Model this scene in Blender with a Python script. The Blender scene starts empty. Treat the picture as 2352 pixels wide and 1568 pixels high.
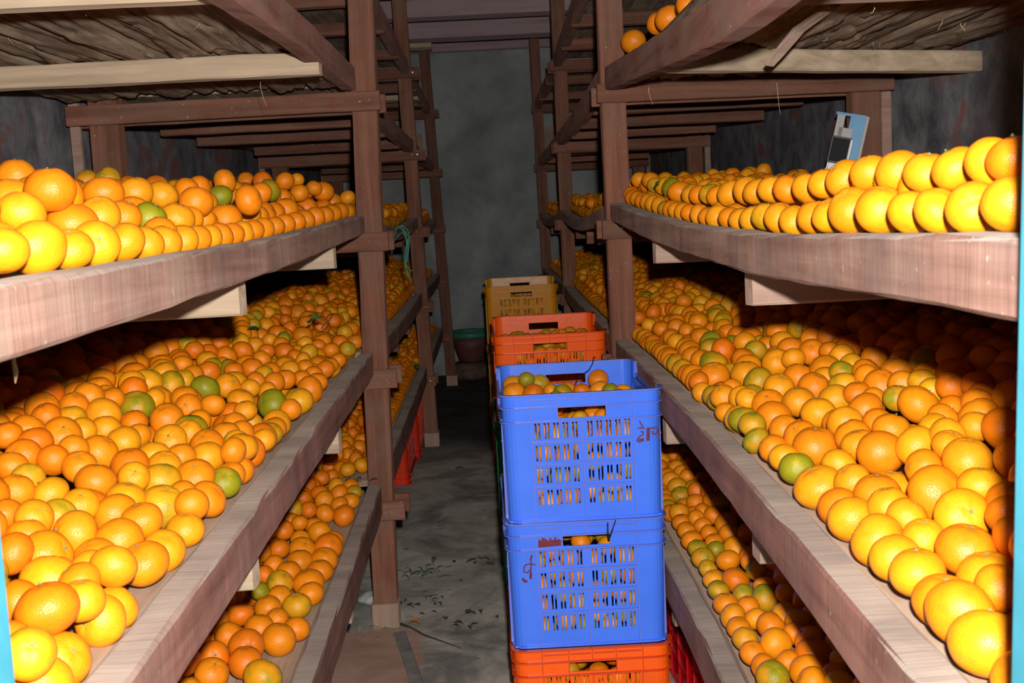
import bpy, bmesh, math, random, time
import numpy as np
from mathutils import Vector, Matrix, Euler, noise
random.seed(7); rng=np.random.default_rng(7)
T0=time.time()
SC=bpy.context.scene
COL=SC.collection
PI=math.pi
# ------------------------------------------------------------------ camera
H=1.235
cam=bpy.data.cameras.new('camera'); camo=bpy.data.objects.new('camera',cam); COL.objects.link(camo)
RX=Vector((0.99854016,-0.02026119,-0.05007031)); DN=Vector((-0.05192409,-0.10468283,-0.99314923)); FW=Vector((0.01488089,0.99429925,-0.10558205))
M=Matrix((RX,-DN,-FW)).transposed().to_4x4(); M.translation=Vector((0,0,H)); camo.matrix_world=M
cam.sensor_width=36.0; cam.lens=2650/2352*36; cam.clip_start=.02; cam.clip_end=60
cam.dof.use_dof=True; cam.dof.focus_distance=2.6; cam.dof.aperture_fstop=18.0
SC.camera=camo
# ------------------------------------------------------------------ world, lamp, exposure
W=bpy.data.worlds.new('world'); SC.world=W; W.use_nodes=True
W.node_tree.nodes['Background'].inputs[0].default_value=(.25,.32,.6,1); W.node_tree.nodes['Background'].inputs[1].default_value=.006
fl=bpy.data.lights.new('camera_flash','POINT'); fl.energy=1.0; fl.shadow_soft_size=.016; fl.color=(1.0,.965,.92)
fl.use_nodes=True; nt=fl.node_tree; em=nt.nodes['Emission']; lf=nt.nodes.new('ShaderNodeLightFalloff')
lf.inputs['Strength'].default_value=36.0; lq=nt.nodes.new('ShaderNodeLightFalloff'); lq.inputs['Strength'].default_value=165.0
ad=nt.nodes.new('ShaderNodeMath'); ad.operation='ADD'; nt.links.new(lf.outputs['Linear'],ad.inputs[0]); nt.links.new(lq.outputs['Quadratic'],ad.inputs[1]); nt.links.new(ad.outputs[0],em.inputs['Strength'])
flo=bpy.data.objects.new('camera_flash',fl); COL.objects.link(flo); flo.location=(.038,.015,H+.090)
SC.view_settings.view_transform='Standard'; SC.view_settings.look='None'; SC.view_settings.gamma=1; SC.view_settings.use_curve_mapping=False
SC.view_settings.exposure=0.0
# ------------------------------------------------------------------ materials
def mat(name): 
    m=bpy.data.materials.new(name); m.use_nodes=True; return m,m.node_tree,m.node_tree.nodes['Principled BSDF']
def N(nt,t,**k):
    n=nt.nodes.new(t)
    for a,b in k.items():
        if a.startswith('_'): setattr(n,a[1:],b)
        else: n.inputs[a.replace('__',' ')].default_value=b
    return n
def ramp(nt,src,stops):
    r=nt.nodes.new('ShaderNodeValToRGB'); nt.links.new(src,r.inputs[0])
    while len(r.color_ramp.elements)<len(stops): r.color_ramp.elements.new(.5)
    for e,(p,c) in zip(r.color_ramp.elements,stops): e.position=p; e.color=(*c,1) if len(c)==3 else c
    return r
def mix(nt,fac,a,b,mode='MIX'):
    n=nt.nodes.new('ShaderNodeMix'); n.data_type='RGBA'; n.blend_type=mode
    for s,v in ((0,fac),(6,a),(7,b)):
        if hasattr(v,'links'): nt.links.new(v,n.inputs[s])
        else: n.inputs[s].default_value=v if s==0 else ((*v,1) if len(v)==3 else v)
    return n.outputs[2]
def math_(nt,op,a,b=None,clamp=False):
    n=nt.nodes.new('ShaderNodeMath'); n.operation=op; n.use_clamp=clamp
    for i,v in enumerate((a,b)):
        if v is None: continue
        if hasattr(v,'links'): nt.links.new(v,n.inputs[i])
        else: n.inputs[i].default_value=v
    return n.outputs[0]
def coords(nt,scale,rand=True):
    tc=nt.nodes.new('ShaderNodeTexCoord'); mp=nt.nodes.new('ShaderNodeMapping'); mp.inputs['Scale'].default_value=scale
    nt.links.new(tc.outputs['Object'],mp.inputs['Vector'])
    if rand:
        oi=nt.nodes.new('ShaderNodeObjectInfo'); m=math_(nt,'MULTIPLY',oi.outputs['Random'],37.0)
        cb=nt.nodes.new('ShaderNodeCombineXYZ'); 
        for i in range(3): nt.links.new(m,cb.inputs[i])
        nt.links.new(cb.outputs[0],mp.inputs['Location'])
    return mp.outputs['Vector']
def noise_(nt,vec,scale,detail=4,rough=.6,dist=0):
    n=N(nt,'ShaderNodeTexNoise',Scale=scale,Detail=detail,Roughness=rough,Distortion=dist); nt.links.new(vec,n.inputs['Vector']); return n.outputs['Fac']
def bump(nt,p,h,strength,dist,prev=None):
    b=N(nt,'ShaderNodeBump',Strength=strength,Distance=dist); nt.links.new(h,b.inputs['Height'])
    if prev is not None: nt.links.new(prev,b.inputs['Normal'])
    nt.links.new(b.outputs[0],p.inputs['Normal']); return b.outputs[0]
def wood(name,axis,dark,light,grey,greyamt=.35,saw=0,rough=.8,gs=1.0,crack=.0):
    m,nt,p=mat(name)
    s=[28*gs,28*gs,28*gs]; s['xyz'.index(axis)]=1.6*gs
    v=coords(nt,s); n1=noise_(nt,v,1.2,6,.62,.6)
    r=ramp(nt,n1,[(.3,dark),(.7,light)])
    v2=coords(nt,(3,3,3)); n2=noise_(nt,v2,2.2,5,.7)
    f=ramp(nt,n2,[(.42,(0,0,0)),(.68,(1,1,1))]); fa=math_(nt,'MULTIPLY',f.outputs[0],greyamt)
    c=mix(nt,fa,r.outputs[0],grey)
    oi=nt.nodes.new('ShaderNodeObjectInfo'); hv=N(nt,'ShaderNodeHueSaturation'); nt.links.new(c,hv.inputs['Color'])
    vv=math_(nt,'MULTIPLY',oi.outputs['Random'],.4); vv=math_(nt,'ADD',vv,.8); nt.links.new(vv,hv.inputs['Value'])
    # dusty worn specks
    v3=coords(nt,(1,1,1)); n3=noise_(nt,v3,90,2,.5); sp=ramp(nt,n3,[(.70,(0,0,0)),(.76,(1,1,1))]); sf=math_(nt,'MULTIPLY',sp.outputs[0],.35)
    c2=mix(nt,sf,hv.outputs[0],(.55,.5,.45))
    if saw:
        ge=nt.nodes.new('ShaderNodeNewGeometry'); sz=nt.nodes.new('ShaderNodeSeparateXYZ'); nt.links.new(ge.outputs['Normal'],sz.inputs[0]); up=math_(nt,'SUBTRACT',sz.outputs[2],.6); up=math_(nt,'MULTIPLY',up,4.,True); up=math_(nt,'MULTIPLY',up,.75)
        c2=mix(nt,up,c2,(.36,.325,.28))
        ss=[7,7,7]; ss['xyz'.index(axis)]=330
        vs=coords(nt,ss); ns=noise_(nt,vs,1.,4,.65,.15); sr=ramp(nt,ns,[(.36,(.70,.68,.68)),(.60,(1.12,1.1,1.08))]); c2=mix(nt,saw,c2,sr.outputs[0],'MULTIPLY')
        vt=coords(nt,(2,5,2)); nb=noise_(nt,vt,1.6,4,.6,.4); br=ramp(nt,nb,[(.3,(.72,.68,.70)),(.65,(1.12,1.08,1.05))]); c2=mix(nt,1.,c2,br.outputs[0],'MULTIPLY')
        nrm=bump(nt,p,ns,.35,.0012)
    else: nrm=None
    nt.links.new(c2,p.inputs['Base Color']); p.inputs['Roughness'].default_value=rough; p.inputs['Specular IOR Level'].default_value=.2; p.inputs['Diffuse Roughness'].default_value=.3
    bump(nt,p,n1,.45,.0025,nrm)
    return m
RD=(.12,.045,.028); RL=(.28,.115,.070); GR=(.20,.15,.115)
MW={a:wood('red_brown_wood_'+a,a,RD,RL,GR,.4) for a in 'xyz'}
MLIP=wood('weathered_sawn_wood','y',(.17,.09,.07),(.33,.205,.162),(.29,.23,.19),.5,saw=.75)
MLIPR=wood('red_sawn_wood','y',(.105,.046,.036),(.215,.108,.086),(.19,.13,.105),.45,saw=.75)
MBEAM=wood('weathered_beam_wood','y',(.14,.058,.044),(.27,.13,.10),(.24,.165,.135),.6)
MJP=wood('pale_new_wood','x',(.30,.215,.14),(.56,.43,.30),(.36,.28,.21),.5)
MJR=wood('pink_grey_wood','x',(.27,.15,.11),(.42,.28,.21),(.34,.29,.25),.5)
MFOOT=wood('pale_block_wood','z',(.27,.17,.12),(.44,.30,.22),(.3,.25,.22),.5)
MPL=wood('shelf_plank_wood','y',(.24,.15,.10),(.46,.31,.21),(.38,.31,.25),.5)
MCEIL=wood('pinkish_painted_wood','x',(.30,.20,.215),(.44,.31,.32),(.36,.28,.29),.5)
def bark():
    m,nt,p=mat('rough_slab_wood')
    v=coords(nt,(55,2.6,55)); n1=noise_(nt,v,1.0,8,.7,1.0)
    r=ramp(nt,n1,[(.31,(.03,.022,.016)),(.39,(.38,.29,.21)),(.56,(.60,.48,.36)),(.72,(.72,.62,.52))])
    v2=coords(nt,(3,1.2,3)); n2=noise_(nt,v2,2.0,4,.6,.5); r2=ramp(nt,n2,[(.35,(.55,.5,.48)),(.7,(1.1,1.08,1.05))])
    c=mix(nt,1.0,r.outputs[0],r2.outputs[0],'MULTIPLY'); nt.links.new(c,p.inputs['Base Color'])
    p.inputs['Roughness'].default_value=.95; p.inputs['Specular IOR Level'].default_value=.1
    bump(nt,p,n1,.7,.008); return m
MBARK=bark()
def walls(name,base,dark,brick,bamt,scale=1):
    m,nt,p=mat(name)
    v=coords(nt,(1,1,1),False); n1=noise_(nt,v,9*scale,7,.68,.3); n2=noise_(nt,v,2.2,5,.6,.4); n3=noise_(nt,v,5.5,4,.55,.8)
    r=ramp(nt,n1,[(.34,dark),(.66,base)])
    st=ramp(nt,n2,[(.30,(.62,.62,.64)),(.62,(1.1,1.1,1.1))]); c=mix(nt,1.0,r.outputs[0],st.outputs[0],'MULTIPLY')
    b=ramp(nt,n3,[(.55,(0,0,0)),(.64,(1,1,1))]); bf=math_(nt,'MULTIPLY',b.outputs[0],bamt); c=mix(nt,bf,c,brick)
    nt.links.new(c,p.inputs['Base Color']); p.inputs['Roughness'].default_value=.92; p.inputs['Specular IOR Level'].default_value=.15
    bump(nt,p,n1,.5,.008); return m
MSIDE=walls('patchy_old_plaster',(.34,.33,.345),(.11,.108,.12),(.32,.125,.10),.75,.8)
MBACK=walls('grey_cement_render',(.31,.325,.325),(.25,.265,.265),(.3,.3,.29),.0,.5)
def floorm():
    m,nt,p=mat('stained_concrete_floor')
    v=coords(nt,(1,1,1),False); n1=noise_(nt,v,7,8,.7,.4); n2=noise_(nt,v,2.3,5,.65,.8); n3=noise_(nt,v,17,3,.6,.6)
    r=ramp(nt,n1,[(.3,(.36,.345,.31)),(.7,(.66,.63,.565))])
    st=ramp(nt,n2,[(.38,(.50,.50,.50)),(.55,(1.1,1.08,1.05))]); c=mix(nt,1.0,r.outputs[0],st.outputs[0],'MULTIPLY')
    sp=ramp(nt,n3,[(.24,(.12,.11,.1)),(.34,(1,1,1))]); c=mix(nt,.9,c,sp.outputs[0],'MULTIPLY')
    # red brick-dust area on the left, nearest bay, and damp black floor at the far end
    tc=nt.nodes.new('ShaderNodeTexCoord'); sx=nt.nodes.new('ShaderNodeSeparateXYZ'); nt.links.new(tc.outputs['Object'],sx.inputs[0])
    wob=math_(nt,'MULTIPLY',n2,.25)
    a=math_(nt,'ADD',sx.outputs[0],wob); a=math_(nt,'LESS_THAN',a,-.15); yy=math_(nt,'ADD',sx.outputs[1],wob); b=math_(nt,'LESS_THAN',yy,-.45)
    ab=math_(nt,'MULTIPLY',a,b); ab=math_(nt,'MULTIPLY',ab,.62); c=mix(nt,ab,c,(.56,.27,.18))
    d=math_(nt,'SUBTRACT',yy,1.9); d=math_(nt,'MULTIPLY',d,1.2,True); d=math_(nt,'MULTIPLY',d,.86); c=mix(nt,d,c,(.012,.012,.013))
    nt.links.new(c,p.inputs['Base Color']); p.inputs['Roughness'].default_value=.8; p.inputs['Specular IOR Level'].default_value=.25
    bump(nt,p,n1,.5,.006); return m
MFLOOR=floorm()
def plain(name,col,rough=.5,spec=.5,var=.0,metal=0):
    m,nt,p=mat(name)
    if var:
        v=coords(nt,(1,1,1)); n1=noise_(nt,v,14,5,.65,.3); r=ramp(nt,n1,[(.3,tuple(x*(1-var) for x in col)),(.7,tuple(min(1,x*(1+var)) for x in col))]); nt.links.new(r.outputs[0],p.inputs['Base Color'])
    else: p.inputs['Base Color'].default_value=(*col,1)
    p.inputs['Roughness'].default_value=rough; p.inputs['Specular IOR Level'].default_value=spec; p.inputs['Metallic'].default_value=metal
    return m
def plastic(name,col,scuff):
    m,nt,p=mat(name); v=coords(nt,(1,1,1)); n1=noise_(nt,v,30,6,.7,.4); n2=noise_(nt,v,7,3,.6)
    s=ramp(nt,n1,[(.60,(0,0,0)),(.72,(1,1,1))]); sf=math_(nt,'MULTIPLY',s.outputs[0],.14); c=mix(nt,sf,col,scuff)
    r=ramp(nt,n2,[(.3,(.92,.92,.92)),(.7,(1.05,1.05,1.05))]); c=mix(nt,1.,c,r.outputs[0],'MULTIPLY')
    nt.links.new(c,p.inputs['Base Color']); p.inputs['Roughness'].default_value=.26; p.inputs['Specular IOR Level'].default_value=.30
    bump(nt,p,n2,.2,.006); return m
MC={'blue':plastic('blue_plastic',(.065,.20,.95),(.25,.25,.45)),'orange':plastic('orange_plastic',(.93,.115,.008),(.7,.3,.2)),
    'green':plastic('green_plastic',(.01,.27,.10),(.1,.3,.2)),'yellow':plastic('yellow_plastic',(.64,.24,.003),(.5,.3,.05)),
    'red':plastic('red_plastic',(.62,.006,.012),(.6,.1,.1)),'vermilion':plastic('vermilion_plastic',(.68,.035,.01),(.6,.15,.1))}
ME={'blue':plastic('worn_blue_edge',(.13,.19,.66),(.35,.35,.5)),'orange':plastic('worn_orange_edge',(.66,.065,.008),(.7,.3,.2)),'green':plastic('green_edge',(.01,.20,.08),(.1,.3,.2)),
    'yellow':plastic('yellow_edge',(.48,.20,.008),(.6,.4,.15)),'red':plastic('red_edge',(.48,.004,.01),(.6,.1,.1)),'vermilion':plastic('vermilion_edge',(.55,.025,.01),(.6,.15,.1))}
MMARK=plain('dark_red_marker_ink',(.12,.008,.03),.4); MSTAIN=plain('dried_red_paint',(.16,.012,.03),.35,.5,.4)
MBLACK=plain('black_plastic',(.008,.008,.009),.4,.3); MGREENSTR=plain('green_twine',(.05,.30,.19),.5); MLEAF=plain('citrus_leaf',(.035,.10,.02),.45,.4,.35)
MTWIG=plain('twig_bark',(.07,.045,.03),.9); MSTRAW=plain('dry_straw',(.45,.33,.17),.8,.2,.3); MJAMB=plain('light_blue_paint',(.045,.24,.32),.5,.3,.15)
MWHITE=plain('white_plastic',(.75,.76,.75),.4); MCARD=plain('blue_card',(.03,.22,.42),.4,.4,.2); MCARDG=plain('grey_card',(.42,.40,.38),.6); MSCREEN=plain('dark_screen',(.006,.007,.010),.5,.1)
MTUBG=plain('dull_green_rim',(.03,.15,.10),.5,.4,.3); MTUB=plain('dull_red_tub',(.11,.035,.03),.6,.4,.3); MSACK=plain('brown_sacking',(.11,.07,.055),.95,.1,.4); MBAG=plain('pale_grey_bag',(.22,.23,.24),.7,.3,.3)
MNAIL=plain('nail_steel',(.55,.53,.5),.4,.5,0,.8); MSTONE=plain('pale_stone',(.42,.42,.40),.9,.2,.3); MCAL=plain('fruit_button',(.20,.21,.09),.8,.2,.4); MPEEL=plain('orange_peel',(.85,.22,.02),.5,.4,.2)
MTAN=plain('tan_board',(.30,.20,.13),.8,.2,.2)
MSTRIP=plain('grey_cement_strip',(.25,.24,.22),.9,.2,.3)
# orange skin: colour comes from object colour (single fruit) or from a point attribute (joined fruit)
def skin(name,attr):
    m,nt,p=mat(name)
    if attr:
        at=nt.nodes.new('ShaderNodeAttribute'); at.attribute_name='tint'; base=at.outputs['Color']; al=at.outputs['Alpha']
    else:
        oi=nt.nodes.new('ShaderNodeObjectInfo'); base=oi.outputs['Color']; al=oi.outputs['Alpha']
    v=coords(nt,(1,1,1),not attr)
    n=noise_(nt,v,26,3,.55,.3); g=math_(nt,'ADD',n,al); g=math_(nt,'SUBTRACT',g,1.0); g=math_(nt,'MULTIPLY',g,5.0); g=math_(nt,'ADD',g,.5,True)
    gg=math_(nt,'MULTIPLY',g,.9); c=mix(nt,gg,base,(.25,.25,.008))
    n2=noise_(nt,v,60,5,.65,.2); r=ramp(nt,n2,[(.3,(.88,.82,.75)),(.68,(1.05,1.08,1.0))]); c=mix(nt,1.,c,r.outputs[0],'MULTIPLY')
    n3=noise_(nt,v,38,6,.75,.9); sc=ramp(nt,n3,[(.66,(0,0,0)),(.74,(1,1,1))]); sf=math_(nt,'MULTIPLY',sc.outputs[0],.45); c=mix(nt,sf,c,(.42,.20,.07))
    nt.links.new(c,p.inputs['Base Color']); p.inputs['Roughness'].default_value=.40; p.inputs['Specular IOR Level'].default_value=.40
    if True:
        vo=N(nt,'ShaderNodeTexVoronoi',Scale=620.0); nt.links.new(v,vo.inputs['Vector']); b1=bump(nt,p,vo.outputs['Distance'],.45,.0008); bump(nt,p,n2,.25,.0016,b1)
    return m
MSK=skin('orange_skin',False); MSKJ=skin('orange_skin_joined',True)
# ------------------------------------------------------------------ mesh helpers
def link(name,me,parent=None,loc=None,mats=()):
    o=bpy.data.objects.new(name,me); COL.objects.link(o)
    if parent is not None: o.parent=parent
    if loc is not None: o.location=loc
    if me is not None:
        for m in mats: me.materials.append(m)
    return o
def mesh(name,V,F,smooth=False):
    me=bpy.data.meshes.new(name); me.from_pydata([tuple(v) for v in V],[],F); me.update()
    if smooth: me.polygons.foreach_set('use_smooth',[True]*len(me.polygons))
    return me
def tag(o,label=None,cat=None,group=None,kind=None):
    for k,v in (('label',label),('category',cat),('group',group),('kind',kind)):
        if v: o[k]=v
    return o
def empty(name,loc,label,cat,group=None):
    o=bpy.data.objects.new(name,None); COL.objects.link(o); o.location=loc; o.empty_display_size=.05; tag(o,label,cat,group); return o
def sweep(pts,w,h,up=(0,0,1),ch=.003,jit=.0008,seed=0,org=(0,0,0)):
    """beam of rectangular section swept along pts (centre line); w across, h along up; chamfered and slightly uneven"""
    rr=random.Random(seed); pts=[Vector(p) for p in pts]; U=Vector(up); V=[];F=[]
    prof=[(-w/2+ch,-h/2),(w/2-ch,-h/2),(w/2,-h/2+ch),(w/2,h/2-ch),(w/2-ch,h/2),(-w/2+ch,h/2),(-w/2,h/2-ch),(-w/2,-h/2+ch)]
    n=len(pts); o=Vector(org)
    for i,p in enumerate(pts):
        d=(pts[min(i+1,n-1)]-pts[max(i-1,0)]).normalized(); s=d.cross(U).normalized(); u=s.cross(d).normalized()
        for a,b in prof: V.append(p+s*(a+rr.uniform(-jit,jit))+u*(b+rr.uniform(-jit,jit))-o)
    for i in range(n-1):
        for k in range(8):
            a=i*8+k; b=i*8+(k+1)%8; F.append((a,b,b+8,a+8))
    F.append(tuple(range(7,-1,-1))); F.append(tuple((n-1)*8+k for k in range(8)))
    return V,F
def beam(name,p0,p1,w,h,m,parent,org=(0,0,0),up=(0,0,1),n=8,ch=.003,jit=.0008,bow=0,label=None,seed=None):
    p0=Vector(p0);p1=Vector(p1); sd=seed if seed is not None else random.randint(0,10**6)
    pts=[p0.lerp(p1,i/n)+Vector(up)*bow*math.sin(PI*i/n) for i in range(n+1)]
    V,F=sweep(pts,w,h,up,ch,jit,sd,org); o=link(name,mesh(name,V,F),parent,None,(m,))
    if label: o['label']=label
    return o
def tube(pts,r,n=6,closed=True):
    pts=[Vector(p) for p in pts]; V=[];F=[]; m=len(pts)
    rs=r if isinstance(r,(list,tuple)) else [r]*m
    for i,p in enumerate(pts):
        d=(pts[min(i+1,m-1)]-pts[max(i-1,0)]).normalized(); a=d.cross(Vector((.31,.17,.93))).normalized(); b=d.cross(a)
        for k in range(n): t=2*PI*k/n; V.append(p+(a*math.cos(t)+b*math.sin(t))*rs[i])
    for i in range(m-1):
        for k in range(n): F.append((i*n+k,i*n+(k+1)%n,(i+1)*n+(k+1)%n,(i+1)*n+k))
    F.append(tuple(range(n-1,-1,-1))); F.append(tuple((m-1)*n+k for k in range(n)))
    return V,F
def join(parts):
    V=[];F=[]
    for v,f in parts: b=len(V); V+=list(v); F+=[tuple(i+b for i in q) for q in f]
    return V,F
def box(c,s):
    x,y,z=c;a,b,d=(t/2 for t in s)
    V=[Vector((x+i*a,y+j*b,z+k*d)) for i in(-1,1) for j in(-1,1) for k in(-1,1)]
    return V,[(0,1,3,2),(4,6,7,5),(0,4,5,1),(2,3,7,6),(0,2,6,4),(1,5,7,3)]
def lin(y,pts):
    return float(np.interp(y,[p[0] for p in pts],[p[1] for p in pts]))
# ------------------------------------------------------------------ setting
def slab(name,c,s,m,kind='structure'):
    V,F=box((0,0,0),s); o=link(name,mesh(name,V,F),None,c,(m,)); o['kind']=kind; return o
XL,XR,YF,YB,ZC=-1.27,1.27,.67,9.3,2.68
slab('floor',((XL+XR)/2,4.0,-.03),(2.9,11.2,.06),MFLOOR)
slab('wall_left',(XL-.06,5.05,ZC/2),(.12,8.74,ZC),MSIDE); slab('wall_right',(XR+.06,5.05,ZC/2),(.12,8.74,ZC),MSIDE)
slab('wall_back',(0,YB+.06,ZC/2),(2.78,.12,ZC),MBACK)
slab('wall_front',(-.84,YF-.07,ZC/2),(.90,.10,ZC),MSIDE); slab('wall_front',(.845,YF-.07,ZC/2),(.90,.10,ZC),MSIDE)
slab('ceiling',(0,5.05,ZC+.03),(2.78,8.74,.06),MCEIL)
ce=bpy.data.objects['ceiling']
for i,y in enumerate([1.6,2.4,3.2,4.05,4.85,5.65,6.50,7.24,8.08]):
    beam('ceiling_beam',(XL,y,2.577),(XR,y,2.577),.16 if i<8 else .2,.205,MCEIL,ce,org=tuple(ce.location),up=(0,0,1),n=10,ch=.004)
beam('ceiling_beam',(XL,9.25,2.62),(XR,9.25,2.62),.09,.12,MCEIL,ce,org=tuple(ce.location),up=(0,0,1),n=10,ch=.004)
dj=empty('door_1',(0,YF-.05,0),None,None); dj['kind']='structure'
for s,xa_,xb_ in ((-1,-.3395,-.346),(1,.3258,.3805)): beam('door_jamb',(xa_,YF-.05,0),(xb_,YF-.05,2.2),.095,.10,MJAMB,dj,org=(0,YF-.05,0),up=(0,1,0),n=6,ch=.004)
# ------------------------------------------------------------------ racks
ZT={('L',3):[(.85,1.208),(1.2,1.212),(1.9,1.222),(2.7,1.243),(3.46,1.266)],('R',3):[(.85,1.208),(1.5,1.198),(2.2,1.208),(2.75,1.230),(3.46,1.268)],
    ('L',2):[(.85,.848),(2,.85),(3.46,.857)],('R',2):[(.85,.848),(2,.85),(3.46,.858)],('L',1):[(.85,.44),(2,.44),(3.46,.451)],('R',1):[(.85,.44),(2,.44),(3.46,.451)],
    ('R',4):[(.85,1.53),(1.7,1.545),(2.5,1.60),(3.46,1.665)],('L',4):[(.85,1.60),(1.7,1.635),(2.4,1.67),(3.46,1.70)],('L',5):[(.85,2.1),(3.46,2.12)],('R',5):[(.85,2.1),(3.46,2.12)]}
NOM={1:.451,2:.857,3:1.268,4:1.685,5:2.10}
SAG={1:.006,2:.012,3:.045,4:.012,5:.01}
SECT=[(.745,3.435),(3.565,6.30),(6.43,8.66)]
def ztop(s,t,y):
    if y<3.5: return lin(y,ZT[(s,t)])
    a,b=(SECT[1] if y<6.37 else SECT[2]); u=min(1,max(0,(y-a)/(b-a))); return NOM[t]-SAG[t]*math.sin(PI*u)
def xin(s,y,t=3):
    if s=='L':
        x=lin(y,[(.85,.378),(1.3,.385),(3.46,.41),(6.3,.425),(8.7,.43)]); return -x
    return lin(y,[(.85,.366),(1.3,.38),(2.1,.402),(3.46,.405),(6.3,.435),(8.7,.43)])
POSTS={'L':[((-.418,-.345),(-.382,-.302),3.464),((-.413,-.343),(-.448,-.372),6.33),((-.375,-.305),(-.430,-.360),8.69)],
       'R':[((.356,.430),(.352,.426),3.464),((.392,.462),(.392,.467),6.33),((.40,.462),(.381,.442),8.69)]}
RACK={}
for S,sg in (('L',-1),('R',1)):
    org=Vector((sg*.8,4.7,0)); side='left' if sg<0 else 'right'
    R=empty('storage_rack',org,f'red-brown timber fruit rack of stacked shelves along the {side} wall',"rack",'timber racks along both walls'); RACK[S]=R
    def B(name,p0,p1,w,h,m,**k): return beam(name,p0,p1,w,h,m,R,org=org,**k)
    for (b0,b1),(t0,t1),y in POSTS[S]:
        cb=(b0+b1)/2; ct=(t0+t1)/2; sl=(ct-cb)/1.9; zt=2.67
        footh=.075
        B('post',(cb+sl*footh,y+.036,footh),(cb+sl*zt,y+.036,zt),.073,.072,MW['z'],up=(0,1,0),n=16,ch=.004,jit=.0012)
        B('footing_block',(cb,y+.036,0),(cb,y+.036,footh),.082,.086,MFOOT,up=(0,1,0),n=2,ch=.004,label='pale wooden block under the post')
        xb=-1.117 if sg<0 else 1.143
        B('post',(xb,y+.036,0),(xb,y+.036,zt),.083,.072,MW['z'],up=(0,1,0),n=14,ch=.004)
        B('batten',(sg*1.222,y+.07,0),(sg*1.222,y+.07,2.2),.03,.02,MJR,up=(0,1,0),n=8)
        for t in range(1,6):
            z=NOM[t]-.052-.028
            if t==4 and S=='R' and y<4: z=1.588
            if t==4 and S=='L' and y<4: z=1.60
            if t==5: z=2.04
            xa=sg*(.300 if y<4 else .335); 
            if S=='R': xa=.338 if y<4 else .372
            for yy in (y-.014,y+.086):
                e=0 if yy<y else .008*sg
                B('crossbar',(xa-e,yy,z),(sg*1.215,yy,z-.004),.026,.056,MW['x'],n=10,jit=.001)
            if y<7:
                for k,(dx) in enumerate((.03,.058)):
                    V=[];F=[]
                    a,b=tube([(xa+sg*dx-org.x,y-.031,z+random.uniform(-.012,.012)),(xa+sg*dx-org.x,y-.026,z)],.0032,8); a=[Vector((v.x,v.y-org.y,v.z)) for v in a]; bb=len(V); V+=a; F+=[tuple(i+bb for i in q) for q in b]
                    link('nail',mesh('nail',V,F),R,None,(MNAIL,))
    # near end post by the doorway
    xn=sg*.425
    B('post',(xn,.70,0),(xn,.70,2.46),.07,.04,MW['z'],up=(0,1,0),n=10)
    B('post',(sg*1.12,.72,0),(sg*1.12,.72,2.46),.07,.04,MW['z'],up=(0,1,0),n=10)
    JO={('L',3):[(1.74,1),(2.80,1)],('R',3):[(1.68,2),(2.64,2)],('L',2):[(1.69,1),(2.68,1)],('R',2):[(1.68,2),(2.58,2)],
        ('L',1):[(1.3,0),(2.69,1)],('R',1):[(1.3,0),(2.55,2)],('L',4):[(1.0,1),(1.80,1),(2.70,1)],('R',4):[(1.0,2),(1.85,2),(2.65,1)],('L',5):[(1.3,0),(2.1,0),(2.9,0)],('R',5):[(1.3,0),(2.1,0),(2.9,0)]}
    JM=[(MW['x'],None),(MJP,'pale new-wood joist'),(MJR,'pinkish grey sawn joist')]
    for t in range(1,6):
        js=list(JO[(S,t)])+[(y+random.uniform(-.05,.05),0) for y in (4.25,4.85,5.6)]+[(7.0,0),(7.85,0)]
        if t in(2,3): js[2]=(4.3,2)
        for y,c in js:
            zt=ztop(S,t,y)-.030; hh={1:.06,2:.072,3:.056,4:.05,5:.05}[t]; zt=ztop(S,t,y)-({1:.088,2:.070,3:.053}.get(t,.03))
            if t==4 and y<4: zt=1.634 if S=='L' else 1.598
            xa=xin(S,y)+(-sg*.012 if y>3.5 else sg*.012)
            if t<4 and y<3.5: xa=sg*.375
            if t==5: xa=sg*.385
            if t==4 and y<4: xa=-.366 if S=='L' else .395
            xe=sg*(1.262 if t==4 else 1.235)
            if t==4 and y>4: xe=sg*(1.17 if y<5 else 1.1)
            if xa*sg>xe*sg: continue
            B('joist',(xa,y,zt-hh/2),(xe,y+(.33 if (t==4 and S=='R' and c==1) else 0),zt-hh/2),.05,hh,JM[c][0],n=10,jit=.0012,ch=.004,label=JM[c][1])
        for si,(a,b) in enumerate(SECT):
            # front board (lip)
            n=34 if si==0 else 16
            a0=.675 if si==0 else a-.02; b0=b+.015
            if t<=3 or True:
                hh={1:.088,2:.070,3:.053,4:.068,5:.068}[t]; th=.042
                pts=[(xin(S,y)-sg*th/2,y,ztop(S,t,y)-hh/2) for y in np.linspace(a0,b0,n+1)]
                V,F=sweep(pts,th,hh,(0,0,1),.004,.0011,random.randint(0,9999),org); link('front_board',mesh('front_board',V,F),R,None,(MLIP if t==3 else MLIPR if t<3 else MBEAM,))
            # planks
            x0=abs(xin(S,2))+.006; wtot=1.21-x0; npl=8; pw=wtot/npl
            for k in range(npl):
                xc=sg*(x0+pw*(k+.5))
                if t in(4,) and si==0: continue
                pts=[(xc+ (abs(xin(S,y))-abs(xin(S,2)))*sg*(1-k/npl),y,ztop(S,t,y)-.019+random.uniform(-.001,.001)) for y in np.linspace(a,b,9)]
                V,F=sweep(pts,pw-.004,.019,(0,0,1),.002,.0008,random.randint(0,9999),org); link('shelf_plank',mesh('shelf_plank',V,F),R,None,(MPL if t<4 else MBARK,))
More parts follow.
